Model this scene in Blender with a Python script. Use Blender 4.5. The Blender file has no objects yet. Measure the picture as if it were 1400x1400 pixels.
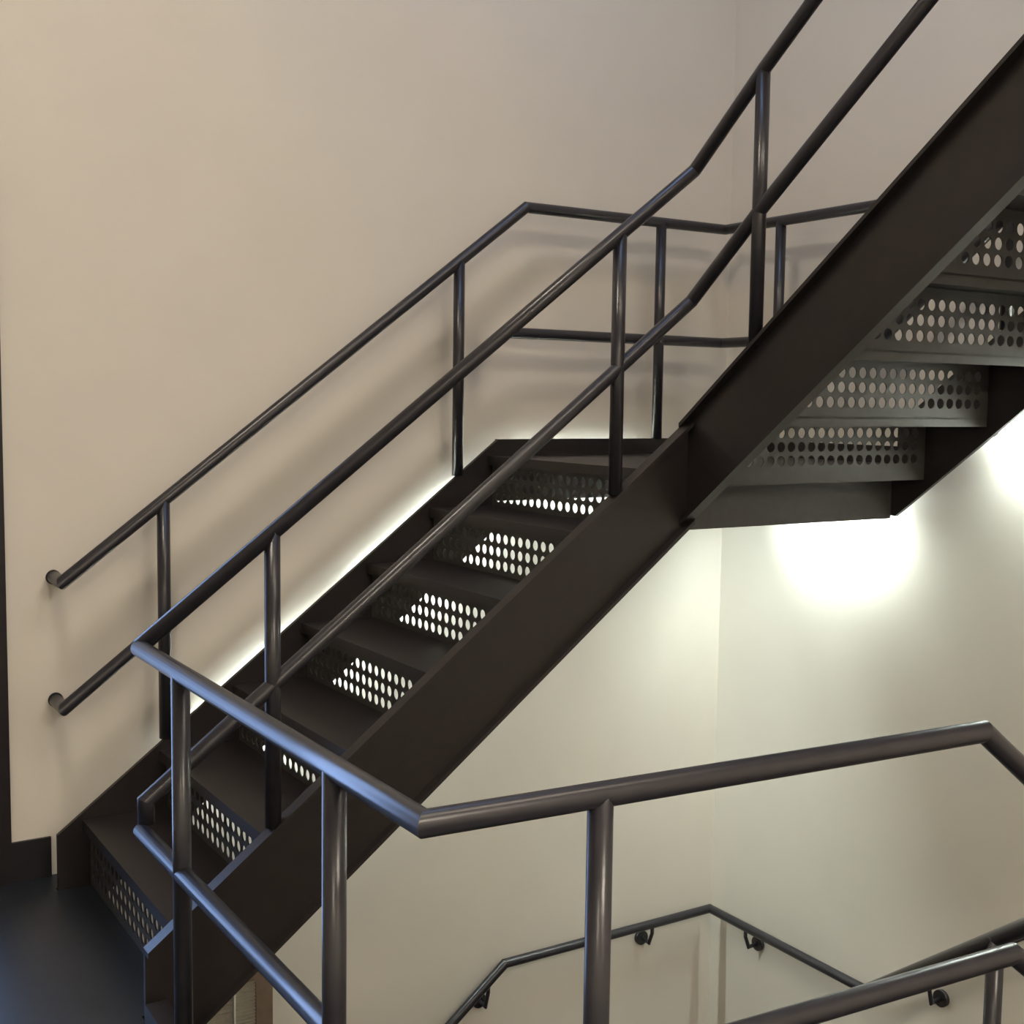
import bpy, bmesh, math, random
from mathutils import Vector, Matrix
random.seed(7)
S = bpy.context.scene
COL = S.collection

# ---------------------------------------------------------------- camera, view, world, large lights
cam_d = bpy.data.cameras.new('camera')
cam_d.sensor_width = 36.0
cam_d.lens = 1703.45 / 1400.0 * 36.0
cam_d.clip_start = 0.05
cam = bpy.data.objects.new('camera', cam_d)
COL.objects.link(cam)
_r = Vector((0.84597, -0.53306, 0.01332)); _u = Vector((0.03559, 0.08138, 0.99605)); _f = Vector((0.53204, 0.84216, -0.08782))
cam.matrix_world = Matrix(((_r.x, _u.x, -_f.x, -3.6915), (_r.y, _u.y, -_f.y, -4.11397), (_r.z, _u.z, -_f.z, 1.55062), (0, 0, 0, 1)))
S.camera = cam
S.view_settings.view_transform = 'Standard'
S.view_settings.look = 'None'
S.view_settings.gamma = 1.0
S.view_settings.use_curve_mapping = False
S.view_settings.exposure = -0.06

SKY_STRENGTH = 7.0            # daylight outside the roof light and the glazed door
PANEL_POWER = 62.0            # emission of the warm ceiling panels
TUBE_POWER = 175.0             # emission of the tubes under the stair

world = bpy.data.worlds.new('sky')
S.world = world
world.use_nodes = True
wn = world.node_tree.nodes
bg = wn['Background']
bg.inputs['Color'].default_value = (0.36, 0.55, 1.0, 1)
bg.inputs['Strength'].default_value = SKY_STRENGTH

# ---------------------------------------------------------------- materials
def mat(name, color, rough=0.5, spec=0.5, metal=0.0, noise=0.0, nscale=40.0, bump=0.0, bscale=200.0, emit=None, estr=0.0, trans=0.0):
    m = bpy.data.materials.new(name); m.use_nodes = True
    nt = m.node_tree; b = nt.nodes['Principled BSDF']
    b.inputs['Base Color'].default_value = (*color, 1)
    b.inputs['Roughness'].default_value = rough
    b.inputs['Specular IOR Level'].default_value = spec
    b.inputs['Metallic'].default_value = metal
    if trans: b.inputs['Transmission Weight'].default_value = trans
    if emit:
        b.inputs['Emission Color'].default_value = (*emit, 1)
        b.inputs['Emission Strength'].default_value = estr
    tc = nt.nodes.new('ShaderNodeTexCoord')
    if noise:
        n = nt.nodes.new('ShaderNodeTexNoise'); n.inputs['Scale'].default_value = nscale; n.inputs['Detail'].default_value = 4
        nt.links.new(tc.outputs['Object'], n.inputs['Vector'])
        r = nt.nodes.new('ShaderNodeValToRGB')
        r.color_ramp.elements[0].position = 0.3; r.color_ramp.elements[1].position = 0.7
        r.color_ramp.elements[0].color = (*[c * (1 - noise) for c in color], 1)
        r.color_ramp.elements[1].color = (*[min(1, c * (1 + noise)) for c in color], 1)
        nt.links.new(n.outputs['Fac'], r.inputs['Fac'])
        nt.links.new(r.outputs['Color'], b.inputs['Base Color'])
    if bump:
        n2 = nt.nodes.new('ShaderNodeTexNoise'); n2.inputs['Scale'].default_value = bscale; n2.inputs['Detail'].default_value = 3
        nt.links.new(tc.outputs['Object'], n2.inputs['Vector'])
        bp = nt.nodes.new('ShaderNodeBump'); bp.inputs['Strength'].default_value = bump; bp.inputs['Distance'].default_value = 0.002
        nt.links.new(n2.outputs['Fac'], bp.inputs['Height'])
        nt.links.new(bp.outputs['Normal'], b.inputs['Normal'])
    return m

M_WALL = mat('cream_wall_paint', (0.70, 0.66, 0.59), 0.75, 0.25, noise=0.02, nscale=3, bump=0.08, bscale=260)
M_CEIL = mat('ceiling_paint', (0.70, 0.66, 0.58), 0.85, 0.2, noise=0.02, nscale=3)
M_STEEL = mat('dark_painted_steel', (0.0140, 0.0105, 0.0105), 0.42, 0.5, noise=0.15, nscale=25, bump=0.05, bscale=150)
M_RAIL = mat('dark_rail_paint', (0.022, 0.021, 0.026), 0.30, 0.5, noise=0.12, nscale=30, bump=0.04, bscale=120)
M_RISER = mat('perforated_sheet_paint', (0.042, 0.040, 0.038), 0.45, 0.4, noise=0.1, nscale=30)
M_FLOOR = mat('dark_sheet_flooring', (0.009, 0.012, 0.017), 0.40, 0.6, noise=0.2, nscale=18, bump=0.05, bscale=90)
M_BASE = mat('black_rubber_base', (0.012, 0.011, 0.014), 0.5, 0.4, noise=0.1)
M_DOOR = mat('dark_door_frame_paint', (0.014, 0.011, 0.013), 0.45, 0.4, noise=0.1)
M_LOUV = mat('louvre_slat_paint', (0.42, 0.39, 0.32), 0.55, 0.4, noise=0.1)
M_LOUVF = mat('louvre_frame_brown', (0.20, 0.145, 0.105), 0.55, 0.4, noise=0.1)
M_TUBE = mat('fluorescent_tube', (0.9, 0.95, 0.9), 0.5, 0.3, emit=(0.88, 1.0, 0.95), estr=TUBE_POWER)
M_TUBE_A = mat('soft_fluorescent_tube', (0.9, 0.95, 0.9), 0.5, 0.3, emit=(0.88, 1.0, 0.95), estr=TUBE_POWER * 0.48)
M_TUBE_B = mat('bright_fluorescent_tube', (0.9, 0.95, 0.9), 0.5, 0.3, emit=(0.88, 1.0, 0.95), estr=TUBE_POWER * 2.3)
M_PANEL = mat('warm_light_diffuser', (0.9, 0.85, 0.75), 0.6, 0.3, emit=(1.0, 0.875, 0.71), estr=PANEL_POWER)
M_WHITE = mat('white_painted_metal', (0.75, 0.74, 0.70), 0.5, 0.4, noise=0.03)
M_GLASS = bpy.data.materials.new('clear_glass'); M_GLASS.use_nodes = True
_nt = M_GLASS.node_tree; _nt.nodes.remove(_nt.nodes['Principled BSDF'])
_t = _nt.nodes.new('ShaderNodeBsdfTransparent'); _g = _nt.nodes.new('ShaderNodeBsdfGlossy'); _g.inputs['Roughness'].default_value = 0.02
_fr = _nt.nodes.new('ShaderNodeFresnel'); _fr.inputs['IOR'].default_value = 1.45
_mx = _nt.nodes.new('ShaderNodeMixShader')
_nt.links.new(_fr.outputs['Fac'], _mx.inputs['Fac']); _nt.links.new(_t.outputs['BSDF'], _mx.inputs[1]); _nt.links.new(_g.outputs['BSDF'], _mx.inputs[2])
_nt.links.new(_mx.outputs['Shader'], _nt.nodes['Material Output'].inputs['Surface'])

# ---------------------------------------------------------------- helpers
def link(name, bm, m, parent=None, smooth=False):
    me = bpy.data.meshes.new(name)
    bmesh.ops.recalc_face_normals(bm, faces=bm.faces)
    bm.to_mesh(me); bm.free()
    me.materials.append(m)
    if smooth:
        me.polygons.foreach_set('use_smooth', [True] * len(me.polygons))
    o = bpy.data.objects.new(name, me); COL.objects.link(o)
    if parent: o.parent = parent
    return o

def link_mesh(name, me, parent=None):
    o = bpy.data.objects.new(name, me); COL.objects.link(o)
    if parent: o.parent = parent
    return o

def thing(name, label, cat, loc=(0, 0, 0), rotz=0.0, group=None):
    o = bpy.data.objects.new(name, None); COL.objects.link(o)
    o.empty_display_size = 0.1
    o.location = loc; o.rotation_euler = (0, 0, rotz)
    o['label'] = label; o['category'] = cat
    if group: o['group'] = group
    return o

def struct(o, label=None):
    o['kind'] = 'structure'
    if label: o['label'] = label
    return o

def box(bm, x0, x1, y0, y1, z0, z1, mtx=None):
    co = [(x0, y0, z0), (x1, y0, z0), (x1, y1, z0), (x0, y1, z0), (x0, y0, z1), (x1, y0, z1), (x1, y1, z1), (x0, y1, z1)]
    v = [bm.verts.new(mtx @ Vector(c) if mtx else c) for c in co]
    for f in ((0, 3, 2, 1), (4, 5, 6, 7), (0, 1, 5, 4), (1, 2, 6, 5), (2, 3, 7, 6), (3, 0, 4, 7)):
        bm.faces.new([v[i] for i in f])
    return v

def prism_xz(bm, pts, y0, y1):
    """polygon in x,z extruded along y"""
    a = [bm.verts.new((x, y0, z)) for x, z in pts]; b = [bm.verts.new((x, y1, z)) for x, z in pts]
    bm.faces.new(a); bm.faces.new(b[::-1]); n = len(pts)
    for i in range(n):
        bm.faces.new((a[i], b[i], b[(i + 1) % n], a[(i + 1) % n]))

def tube(bm, pts, r, seg=20, caps=True):
    """round bar along a polyline with mitred corners (each straight length keeps its own normals)"""
    P = [Vector(p) for p in pts]
    dirs = [(P[i + 1] - P[i]).normalized() for i in range(len(P) - 1)]
    for i, d in enumerate(dirs):
        ref = Vector((0, 0, 1)) if abs(d.z) < 0.95 else Vector((1, 0, 0))
        a = d.cross(ref).normalized(); b = a.cross(d)
        rings = []
        for end in (0, 1):
            c = P[i + end]
            nb = dirs[i - 1] if end == 0 and i > 0 else (dirs[i + 1] if end == 1 and i + 1 < len(dirs) else d)
            n = (d + nb).normalized()
            ring = []
            for k in range(seg):
                t = 2 * math.pi * k / seg
                o = (a * math.cos(t) + b * math.sin(t)) * r
                s = -(o.dot(n)) / d.dot(n)
                ring.append(bm.verts.new(c + o + d * s))
            rings.append(ring)
        for k in range(seg):
            bm.faces.new((rings[0][k], rings[0][(k + 1) % seg], rings[1][(k + 1) % seg], rings[1][k]))
        if caps and i == 0: bm.faces.new(rings[0][::-1])
        if caps and i == len(dirs) - 1: bm.faces.new(rings[1])

def tube_obj(name, pts, r, m, parent, seg=20):
    bm = bmesh.new(); tube(bm, pts, r, seg)
    o = link(name, bm, m, parent)
    me = o.data
    for p in me.polygons:
        p.use_smooth = len(p.vertices) == 4
    return o

def disc_obj(name, c, axis, r, h, m, parent, seg=20):
    c = Vector(c); axis = Vector(axis).normalized()
    return tube_obj(name, [c, c + axis * h], r, m, parent, seg)

# ---------------------------------------------------------------- dimensions (solved from the photograph)
R = 0.19; T = 0.247; SL = R / T
X1 = -2.7547; YI = -1.1028; YO = -0.1305; XC = -1.1415; XO = -0.1443
HU = 0.8367; HM = 0.4388; ST = 0.064; SB = -0.268
Z_LAND = 7 * R
YF2 = -1.2035                      # first riser of the upper flight
Z_GU = 0.9427; Z_GM = 0.4848; XG = -2.8577; YG = -2.568
RT = 0.0208                        # pipe radius
ZB = -1.52; ZF = ZB - 7 * R        # lower corner landing, lower floor
def zp1(x): return R + SL * (x - X1)
def zp2(y): return Z_LAND + R + SL * (YF2 - y)
CEIL = 4.75
XL = -6.0; YN = -6.2               # far left wall and near wall
FX2 = -1.70                        # right end of the floor tongue
FY2 = -2.62

# ---------------------------------------------------------------- room shell
DX0, DX1, DH = -4.25, -2.968, 2.25   # doorway in the back wall (left of frame)
bm = bmesh.new()
for b in ((XL - .15, DX0, 0, .15, ZF - .2, CEIL), (DX0, DX1, 0, .15, DH, CEIL), (DX0, DX1, 0, .15, ZF - .2, 0.0), (DX1, 0.15, 0, .15, ZF - .2, CEIL)):
    box(bm, *b)
struct(link('wall_back', bm, M_WALL), 'cream painted back wall running behind the lower stair flight')
bm = bmesh.new(); box(bm, 0, .15, YN - .15, 0, ZF - .2, CEIL)
struct(link('wall_right', bm, M_WALL), 'cream painted wall on the right behind the upper stair flight')
bm = bmesh.new(); box(bm, XL - .15, XL, YN - .15, 0, -.3, CEIL)
struct(link('wall_left', bm, M_WALL))
bm = bmesh.new(); box(bm, XL, 0, YN - .15, YN, ZF - .2, CEIL)
struct(link('wall_front', bm, M_WALL))
bm = bmesh.new()
box(bm, XL, XG + .0, YN, 0, -.28, 0)
box(bm, XG, FX2, YN, FY2, -.28, 0)
box(bm, XG, X1 + .004, YI + .02, YO - .016, -.28, 0)
box(bm, XG, -2.80, YO + .006, 0, -.28, 0)
struct(link('floor', bm, M_FLOOR), 'dark bluish smooth floor at the foot of the stair')
bm = bmesh.new(); box(bm, XG - .4, 0, YN, 0, ZF - .2, ZF)
struct(link('floor', bm, M_FLOOR), 'dark floor of the storey below')
bm = bmesh.new(); box(bm, XG - .4, XG - .25, YN, 0, ZF, -.28)
struct(link('wall_lower_left', bm, M_WALL))
# ceiling with a roof light over the well
SX0, SX1, SY0, SY1 = -1.75, -0.75, -1.9, -0.8
bm = bmesh.new()
box(bm, XL, SX0, YN, 0, CEIL, CEIL + .2); box(bm, SX1, 0, YN, 0, CEIL, CEIL + .2)
box(bm, SX0, SX1, YN, SY0, CEIL, CEIL + .2); box(bm, SX0, SX1, SY1, 0, CEIL, CEIL + .2)
struct(link('ceiling', bm, M_CEIL))
bm = bmesh.new(); box(bm, XL, -1.7, YN, -4.75, 2.86, 3.12)
struct(link('ceiling', bm, M_CEIL), 'underside of the next floor behind the viewer')
w2 = bpy.data.objects.new('window_1', None); COL.objects.link(w2); w2.location = (SX0, SY0, CEIL); struct(w2, 'roof light above the stair well')
bm = bmesh.new()
fw = .05; lx, ly = SX1 - SX0, SY1 - SY0
box(bm, 0, fw, 0, ly, .1, .16); box(bm, lx - fw, lx, 0, ly, .1, .16); box(bm, fw, lx - fw, 0, fw, .1, .16); box(bm, fw, lx - fw, ly - fw, ly, .1, .16)
link('window_frame', bm, M_WHITE, w2)
# doorway: steel frame on the left edge of the photograph, corridor and window beyond it
d1 = bpy.data.objects.new('door_1', None); COL.objects.link(d1); d1.location = (DX0, 0, 0); struct(d1, 'dark steel framed glazed door in the back wall at the far left')
bm = bmesh.new()
wd = DX1 - DX0
box(bm, wd - .06, wd + .0, -.02, .16, 0.001, DH)
link('door_jamb', bm, M_DOOR, d1)
bm = bmesh.new(); box(bm, 0, .06, -.02, .16, 0.001, DH); link('door_jamb', bm, M_DOOR, d1)
bm = bmesh.new(); box(bm, .06, wd - .06, -.02, .16, DH - .06, DH); link('door_head', bm, M_DOOR, d1)
bm = bmesh.new()
for b in ((.06, .14, .04, .09, .01, DH - .06), (wd - .14, wd - .06, .04, .09, .01, DH - .06), (.14, wd - .14, .04, .09, .01, .16), (.14, wd - .14, .04, .09, DH - .16, DH - .06)):
    box(bm, *b)
link('door_leaf', bm, M_DOOR, d1)
bm = bmesh.new(); box(bm, .14, wd - .14, .06, .068, .16, DH - .16); link('door_glass', bm, M_GLASS, d1)
bm = bmesh.new(); box(bm, .16, .185, -.03, .04, .95, 1.25); link('door_handle', bm, M_WHITE, d1)
# skirting
bm = bmesh.new(); box(bm, DX1, -2.846, -.012, 0, 0, .130)
struct(link('baseboard_back', bm, M_BASE), 'short black skirting between door frame and stair')
bm = bmesh.new(); box(bm, XL, XL + .012, YN, 0, 0, .13); struct(link('baseboard_left', bm, M_BASE))
# steel kerb along the floor edge
bm = bmesh.new()
box(bm, XG - .006, XG + .05, YG - .035, YI - .03, 0, .054)
box(bm, XG - .006, FX2, YG - .1, YG - .035, 0, .05)
struct(link('trim_1', bm, M_STEEL), 'low dark steel kerb along the edge of the floor')

# ---------------------------------------------------------------- warm ceiling panels
M_PANEL_SPOT = mat('spot_warm_light_diffuser', (0.9, 0.85, 0.75), 0.6, 0.3, emit=(1.0, 0.875, 0.71), estr=PANEL_POWER * 2.5)
M_PANEL_LOW = mat('low_warm_light_diffuser', (0.9, 0.85, 0.75), 0.6, 0.3, emit=(1.0, 0.875, 0.71), estr=PANEL_POWER * 0.95)
M_PANEL_MID = mat('mid_warm_light_diffuser', (0.9, 0.85, 0.75), 0.6, 0.3, emit=(1.0, 0.875, 0.71), estr=PANEL_POWER * 0.45)
def ceiling_panel(x, y, label, m=None, s=.32, z=CEIL):
    t = thing('ceiling_light', label, 'ceiling light', (x, y, z), 0, 'ceiling panels')
    bm = bmesh.new()
    for b in ((-s, s, -s, -s + .03, -.03, 0), (-s, s, s - .03, s, -.03, 0), (-s, -s + .03, -s + .03, s - .03, -.03, 0), (s - .03, s, -s + .03, s - .03, -.03, 0)):
        box(bm, *b)
    link('frame', bm, M_WHITE, t)
    bm = bmesh.new(); box(bm, -s + .03, s - .03, -s + .03, s - .03, -.02, -.005); link('diffuser', bm, m or M_PANEL, t)
ceiling_panel(-3.30, -1.85, 'small square warm ceiling light nearest the doorway', M_PANEL_SPOT, .20)
ceiling_panel(-2.0, -3.5, 'square warm ceiling panel over the near end of the open well', M_PANEL_MID)
ceiling_panel(-.75, -3.9, 'square warm ceiling panel near the right wall', M_PANEL_MID)
ceiling_panel(-4.7, -5.4, 'square warm ceiling panel in the low ceiling at the near left corner', M_PANEL_LOW, .32, 2.86)
ceiling_panel(-2.15, -5.2, 'square warm ceiling panel in the low ceiling behind the guard rail', M_PANEL_LOW, .40, 2.86)

# ---------------------------------------------------------------- stair flights
def riser_mesh(w, h, pitch, rad, z_first, rows, name, zbase=0.0):
    """sheet in the y,z plane, thickness along x, with a square grid of real round holes"""
    cols = int((w - .03) / pitch); y0 = (w - cols * pitch) / 2; y1 = y0 + cols * pitch
    zlo = z_first - pitch / 2; zhi = zlo + rows * pitch
    bm = bmesh.new(); th = .004; N = 16
    def quad(ya, yb, za, zb):
        for x in (0, th):
            bm.faces.new([bm.verts.new((x, y, z)) for y, z in ((ya, za), (yb, za), (yb, zb), (ya, zb))])
    quad(0, w, zbase, zlo); quad(0, w, zhi, h); quad(0, y0, zlo, zhi); quad(y1, w, zlo, zhi)
    for c in range(cols):
        for r in range(rows):
            cy = y0 + (c + .5) * pitch; cz = zlo + (r + .5) * pitch
            sides = []
            for x in (0, th):
                inn, out = [], []
                for k in range(N):
                    a = 2 * math.pi * k / N; ca, sa = math.cos(a), math.sin(a)
                    inn.append(bm.verts.new((x, cy + rad * ca, cz + rad * sa)))
                    s = (pitch / 2) / max(abs(ca), abs(sa))
                    out.append(bm.verts.new((x, cy + s * ca, cz + s * sa)))
                for k in range(N):
                    j = (k + 1) % N
                    f = (inn[k], out[k], out[j], inn[j])
                    bm.faces.new(f)
                sides.append(inn)
            for k in range(N):
                j = (k + 1) % N
                bm.faces.new((sides[0][k], sides[0][j], sides[1][j], sides[1][k]))
    # rim
    c = [(0, zbase), (w, zbase), (w, h), (0, h)]
    for i in range(4):
        (ya, za), (yb, zb) = c[i], c[(i + 1) % 4]
        bm.faces.new([bm.verts.new(p) for p in ((0, ya, za), (0, yb, zb), (th, yb, zb), (th, ya, za))])
    me = bpy.data.meshes.new(name); bmesh.ops.recalc_face_normals(bm, faces=bm.faces); bm.to_mesh(me); bm.free()
    me.materials.append(M_RISER)
    return me

def tread_mesh(w, name):
    bm = bmesh.new()
    box(bm, -.022, T + .004, 0, w, -.006, 0)
    box(bm, -.022, -.016, 0, w, -.034, -.006)
    me = bpy.data.meshes.new(name); bmesh.ops.recalc_face_normals(bm, faces=bm.faces); bm.to_mesh(me); bm.free()
    me.materials.append(M_STEEL)
    return me

LIP = 0.030
_cache = {}
def flight(label, loc, rotz, n, w, in_x0, in_x1, out_x0, out_x1, in_cut=None, group=None, out_flat=None, flange=True, floor_base=True, dz_tread=0.0, dz_riser=0.0):
    """local frame: x = going up, y = 0 (well side stringer) .. w (wall side stringer)"""
    t = thing('stair_flight', label, 'stairs', loc, rotz, group)
    sp = lambda x: R + SL * x
    # well side stringer: channel, flanges turned to the well
    bm = bmesh.new()
    def strip(x0, x1, top, bot, ya, yb, zmin=None):
        pts = [(x0, sp(x0) + bot), (x1, sp(x1) + bot), (x1, sp(x1) + top), (x0, sp(x0) + top)]
        prism_xz(bm, pts, ya, yb)
    strip(in_x0, in_x1, ST, SB, .004, .018)
    if flange:
        strip(in_x0, in_x1, ST, ST - .014, -.024, .004)
        strip(in_x0, in_x1, SB + .014, SB, -.024, .004)
    link('stringer', bm, M_STEEL, t)
    bm = bmesh.new(); strip(out_x0, out_x1, ST - .002, SB, w - .012, w + .004)
    link('stringer', bm, M_STEEL, t)
    wi = w - .032
    if w not in _cache:
        _cache[w] = (riser_mesh(wi, R + LIP - .008, .045, 0.0168, LIP + .044, 3, 'riser'), tread_mesh(wi, 'tread'), riser_mesh(wi, R + LIP - .008, .045, 0.0168, LIP + .044, 3, 'riser', LIP + .0006))
    rm, tm, rm0 = _cache[w]
    for k in range(1, n + 1):
        o = link_mesh('riser', rm0 if k == 1 and floor_base else rm, t); o.location = ((k - 1) * T, .019, (k - 1) * R - LIP + (dz_riser if k > 1 else 0))
        if k < n:
            o = link_mesh('tread', tm, t); o.location = ((k - 1) * T, .019, k * R + dz_tread)
    return t

W1 = YO - YI; W2 = XO - XC
L1 = XC - X1
f1 = flight('dark steel stair flight with perforated risers rising along the back wall', (X1, YI, 0), 0, 7, W1,
            -2.852 - X1, L1 + .018, -2.854 - X1, -1.252 - X1, group='stair flights', dz_tread=.024, dz_riser=.012)
f2 = flight('dark steel stair flight seen from below, rising over the right wall', (XC, YF2, Z_LAND), -math.pi / 2, 7, W2,
            YF2 - YI - .018, 6 * T, YF2 + 1.085, 6 * T, group='stair flights', floor_base=False)
f3 = flight('lower stair flight climbing beside the right wall below the floor level', (XC, -1.285, ZB), -math.pi / 2, 6, W2,
            -.15, 5 * T, -.15, 5 * T, group='stair flights')
f4 = flight('lower stair flight along the back wall under the perforated one', (X1, YI, ZF), 0, 7, W1,
            -.09, L1, -.09, -1.252 - X1, group='stair flights')
ZC = ZB + 6 * R
f5 = flight('two-step stair flight down from the floor beyond the near guard rail', (FX2 + T, FY2 - .0, ZC), math.pi, 2, .95,
            0.0, T - .03, 0.0, T - .03, group='stair flights')
# close the notch where the two well side stringers meet
bm = bmesh.new(); 
# ---------------------------------------------------------------- landings
def corner_landing(z, label, yedge, dz):
    t = thing('stair_landing', label, 'landing', (XC, YI, z), 0)
    ox, oy = XC, YI
    bm = bmesh.new(); box(bm, (X1 + 6 * T - .022) - ox, XO - ox - .018, .03, YO - oy - .018, dz - .006, dz)
    box(bm, .03, XO - ox - .018, yedge + .006 - oy, .03, dz - .006, dz)
    box(bm, (X1 + 6 * T - .022) - ox, (X1 + 6 * T - .016) - ox, .03, YO - oy - .018, dz - .034, dz - .006)
    link('deck', bm, M_STEEL, t)
    bm = bmesh.new(); box(bm, .03, XO - ox - .016, -1.070 - oy, -1.060 - oy, -.178, -.006); link('header_beam', bm, M_RISER, t)
    # edge channel along both walls
    bm = bmesh.new(); box(bm, -1.252 - ox, XO - ox + .004, YO - oy - .012, YO - oy + .004, -.150, .082); link('edge_channel', bm, M_STEEL, t)
    bm = bmesh.new(); box(bm, XO - ox - .012, XO - ox + .004, -1.085 - oy, YO - oy - .012, -.168, .082); link('edge_channel', bm, M_STEEL, t)
    return t
bm.free()
corner_landing(Z_LAND, 'dark steel corner landing where the two flights meet', YF2, .02)
corner_landing(ZB, 'lower corner landing below, at the turn of the low wall handrail', -1.285, 0.0)
t = thing('stair_landing', 'upper landing at the head of the right hand flight', 'landing', (XC, YF2 - 6 * T, 14 * R))
bm = bmesh.new(); box(bm, 0, -XC - .02, -1.0, -.006, -.006, 0); link('deck', bm, M_STEEL, t)
bm = bmesh.new(); box(bm, 0, -XC - .02, -1.01, -.998, -.24, .08); link('edge_channel', bm, M_STEEL, t)
t = thing('stair_landing', 'small landing below the floor level at the right wall', 'landing', (FX2 + T, -2.52, ZC))
bm = bmesh.new(); box(bm, .006, -(FX2 + T) - .02, -1.2, -.008, -.2, 0); link('deck', bm, M_STEEL, t)

# ---------------------------------------------------------------- railings
def post(parent, x, y, z0, z1, r=RT):
    return tube_obj('post', [(x, y, z0), (x, y, z1)], r, M_RAIL, parent)

# well side railing of both flights (one continuous handrail)
t = thing('stair_railing', 'dark pipe railing on the open well side of both stair flights', 'railing', group='railings')
zk = YI - .292
y_end = YF2 - 6 * T + .02
tube_obj('top_rail', [(XG, YI, Z_GU + .002), (XC, YI, zp1(XC) + HU), (XC, zk, zp2(zk) + .8413), (XC, y_end, zp2(y_end) + .8413)], RT, M_RAIL, t)
tube_obj('mid_rail', [(XG + .012, YI, Z_GM + .018), (XG + .012, YI, zp1(XG + .012) + HM), (XC, YI, zp1(XC) + HM), (XC, zk, zp2(zk) + .4435), (XC, y_end, zp2(y_end) + .4435)], RT, M_RAIL, t)
for x in (-2.515, -1.422):
    post(t, x, YI, zp1(x) + ST - .003, zp1(x) + HU)
for y in (-1.393, -2.4):
    post(t, XC, y, zp2(y) + ST - .003, zp2(y) + .84)

# wall side railing of the flights and the corner landing
t = thing('stair_railing', 'dark pipe railing on the wall side of flight and corner landing', 'railing', group='railings')
ZLU, ZLM = 2.276, 1.809
xu = X1 + (ZLU - R - HU) / SL; xm = X1 + (ZLM - R - HM) / SL
yu = YF2 - (ZLU - Z_LAND - R - .8413) / SL; ym = YF2 - (ZLM - Z_LAND - R - .4435) / SL
tube_obj('top_rail', [(-2.822, 0, zp1(-2.822) + HU), (-2.822, YO, zp1(-2.822) + HU), (xu, YO, ZLU), (XO, YO, ZLU), (XO, yu, ZLU), (XO, y_end, zp2(y_end) + .8413)], RT, M_RAIL, t)
tube_obj('mid_rail', [(-2.823, 0, zp1(-2.823) + HM), (-2.823, YO, zp1(-2.823) + HM), (xm, YO, ZLM), (XO, YO, ZLM), (XO, ym, ZLM), (XO, y_end, zp2(y_end) + .4435)], RT, M_RAIL, t)
for h in (HU, HM):
    disc_obj('wall_flange', (-2.822, 0, zp1(-2.822) + h), (0, -1, 0), .0235, .007, M_RAIL, t)
for x in (-2.505, -1.415):
    post(t, x, YO, zp1(x) + ST - .006, zp1(x) + HU)
post(t, -.484, YO, Z_LAND + .078, ZLU)
post(t, XO, -.455, Z_LAND + .078, ZLU)
for y in (-1.5, -2.4):
    post(t, XO, y, zp2(y) + ST - .006, zp2(y) + .84)

# guard rail round the well on the floor
t = thing('guard_railing', 'dark pipe guard rail on the floor in front of the open well', 'railing', group='railings')
A2 = -.0631; gd = (math.cos(A2), math.sin(A2))
g = lambda s, z: (XG + gd[0] * s, YG + gd[1] * s, z)
sU = (-1.701 - XG) / gd[0]; sM = (-1.589 - XG) / gd[0]
gy = YG + gd[1] * sU
zU, zM = .16 + SL * .53, .16 - .395 + SL * .53
eU = [(-1.701 + (Z_GU - zU) / SL, gy - .03, zU), (XC, gy - .03, zU)]; eM = [(-1.589 + (Z_GM - zM) / SL, gy - .03, zM), (XC, gy - .03, zM)]
tube_obj('top_rail', [(XG, YI, Z_GU), (XG, YG, Z_GU), g(sU, Z_GU), *eU, (XC, -1.16, .16 - SL * (2.13 - 1.16)), ], RT, M_RAIL, t)
tube_obj('mid_rail', [(XG, YI, Z_GM), (XG, YG, Z_GM), g(sM, Z_GM), *eM, (XC, -1.16, .16 - .395 - SL * (2.13 - 1.16))], RT, M_RAIL, t)
for y in (-1.427, -2.254):
    post(t, XG, y, .05, Z_GU)
p = g(.302, 0); post(t, p[0], p[1], .05, Z_GU)
for y in (-2.289, -2.43, -1.35):
    zr = .16 - SL * (2.13 + y)
    post(t, XC, y, zr - HU + ST + .04, zr)

# handrail fixed to the walls of the lower flights
t = thing('wall_handrail', 'dark round handrail on brackets, low on both walls in the well', 'handrail')
E_ = .082; ZR = -.668
ya = -1.02
tube_obj('rail', [(X1, -E_, ZR + SL * (X1 + 1.150)), (-1.150, -E_, ZR), (-E_, -E_, ZR), (-E_, ya, ZR), (-E_, -2.3, ZR + SL * (2.3 + ya))], .019, M_RAIL, t)
def bracket(px, py, zr, nx, ny, dz, shift=0.0):
    # rosette on the wall, curved arm up to the underside of the rail
    b = bpy.data.objects.new('bracket', None); COL.objects.link(b); b.parent = t
    wall = Vector((0 if nx else px + shift, 0 if ny else py + shift, zr - dz))
    n = Vector((nx, ny, 0))
    rail = Vector((-E_ if nx else px, -E_ if ny else py, zr - .017))
    disc_obj('rosette', wall, n, .031, .016, M_RAIL, b)
    tube_obj('arm', [wall + n * .012, wall + n * .062 + Vector((0, 0, -.004)), rail + Vector((0, 0, -.025)), rail], .008, M_RAIL, b, 12)
zs = lambda y: ZR + SL * (-y + ya)
bracket(0, -.312, ZR, -1, 0, .088)
bracket(0, -1.262, zs(-1.262), -1, 0, .115)
bracket(0, -2.1, zs(-2.1), -1, 0, .115)
bracket(-.405, 0, ZR, 0, -1, .088)
bracket(-1.225, 0, ZR - SL * .075, 0, -1, .105)
bracket(-2.2, 0, ZR - SL * 1.05, 0, -1, .105)

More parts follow.
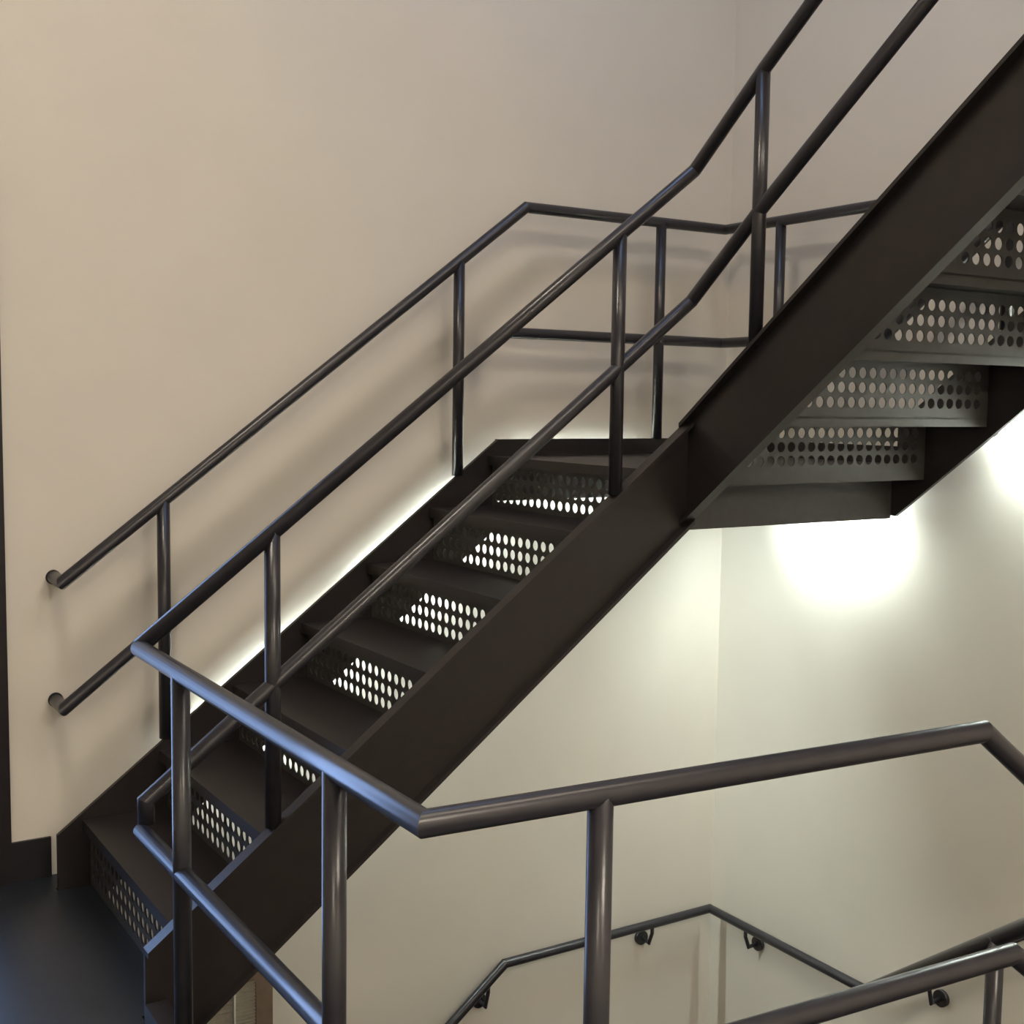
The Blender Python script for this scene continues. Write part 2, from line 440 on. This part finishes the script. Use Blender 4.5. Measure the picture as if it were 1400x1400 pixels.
# ---------------------------------------------------------------- tube lights tucked between stringers and walls
def strip_light(label, p0, p1, normal, m_tube=None, shade=True):
    back = .0583 if normal[1] else .0703
    """p0..p1: centre line of the tube; normal: towards the stair"""
    p0, p1 = Vector(p0), Vector(p1); c = (p0 + p1) / 2; d = (p1 - p0); L = d.length; d.normalize(); n = Vector(normal)
    t = thing('strip_light', label, 'light fitting', c, 0, 'tube lights under the stair')
    up = n.cross(d).normalized()
    if up.z < 0: up = -up
    m = Matrix((d, n, up)).transposed().to_4x4()
    bm = bmesh.new(); box(bm, -L / 2 - .02, L / 2 + .02, .018, back, -.02, .02, m); 
    if shade: box(bm, -L / 2 - .02, L / 2 + .02, -.018, back, .02, .028, m)
    link('housing', bm, M_STEEL, t)
    tube_obj('tube', [-d * L / 2, d * L / 2], .0125, m_tube or M_TUBE, t, 12)
    for s in (-1, 1):
        bm = bmesh.new(); box(bm, s * (L / 2 + .01) - .01, s * (L / 2 + .01) + .01, -.014, .018, -.014, .014, m); link('end_cap', bm, M_STEEL, t)
yl = -.068
zl = lambda x: zp1(x) + ST - .20
strip_light('lower tube light hidden behind the wall side stringer', (-2.36, yl, zl(-2.36)), (-1.86, yl, zl(-1.86)), (0, -1, 0))
strip_light('upper tube light hidden behind the wall side stringer', (-1.78, yl, zl(-1.78)), (-1.28, yl, zl(-1.28)), (0, -1, 0))
strip_light('tube light behind the landing edge at the back wall', (-1.10, yl, Z_LAND - .03), (-.50, yl, Z_LAND - .03), (0, -1, 0), M_TUBE_A)
xl = -.07
strip_light('tube light behind the landing edge at the right wall', (xl, -.47, Z_LAND - .16), (xl, -.92, Z_LAND - .16), (-1, 0, 0), M_TUBE_B)
z2 = lambda y: zp2(y) + SB + .06
strip_light('tube light under the upper flight at the right wall', (xl, -1.42, z2(-1.42)), (xl, -1.92, z2(-1.92)), (-1, 0, 0), M_TUBE_B)

# ---------------------------------------------------------------- louvre panel low on the back wall
t = thing('louvre_panel', 'brown framed slatted louvre low on the back wall under the stair', 'vent', (-2.62, 0, -1.50))
lw, lh = .52, 1.05
bm = bmesh.new()
box(bm, lw - .062, lw, -.03, 0, 0, lh); link('frame_stile', bm, M_LOUVF, t)
bm = bmesh.new(); box(bm, 0, .05, -.03, 0, 0, lh); link('frame_stile', bm, M_LOUVF, t)
bm = bmesh.new(); box(bm, .05, lw - .062, -.03, 0, lh - .06, lh); link('frame_rail', bm, M_LOUVF, t)
bm = bmesh.new(); box(bm, .05, lw - .062, -.03, 0, 0, .06); link('frame_rail', bm, M_LOUVF, t)
bm = bmesh.new(); box(bm, .375, .381, -.034, -.004, .06, lh - .06); link('mullion', bm, M_WHITE, t)
bm = bmesh.new()
for i in range(74):
    z = .062 + i * .0126
    a = [bm.verts.new((x, y, zz)) for x, y, zz in ((.05, -.024, z), (lw - .062, -.024, z), (lw - .062, -.008, z + .0075), (.05, -.008, z + .0075))]
    b = [bm.verts.new((v.co.x, v.co.y, v.co.z + .0025)) for v in a]
    bm.faces.new(a[::-1]); bm.faces.new(b)
    for k in range(4): bm.faces.new((a[k], a[(k + 1) % 4], b[(k + 1) % 4], b[k]))
bk = bmesh.new(); box(bk, .05, lw - .062, -.005, 0, .06, lh - .06); link('back_panel', bk, M_LOUVF, t)
s = link('slats', bm, M_LOUV, t); s['kind'] = 'stuff'
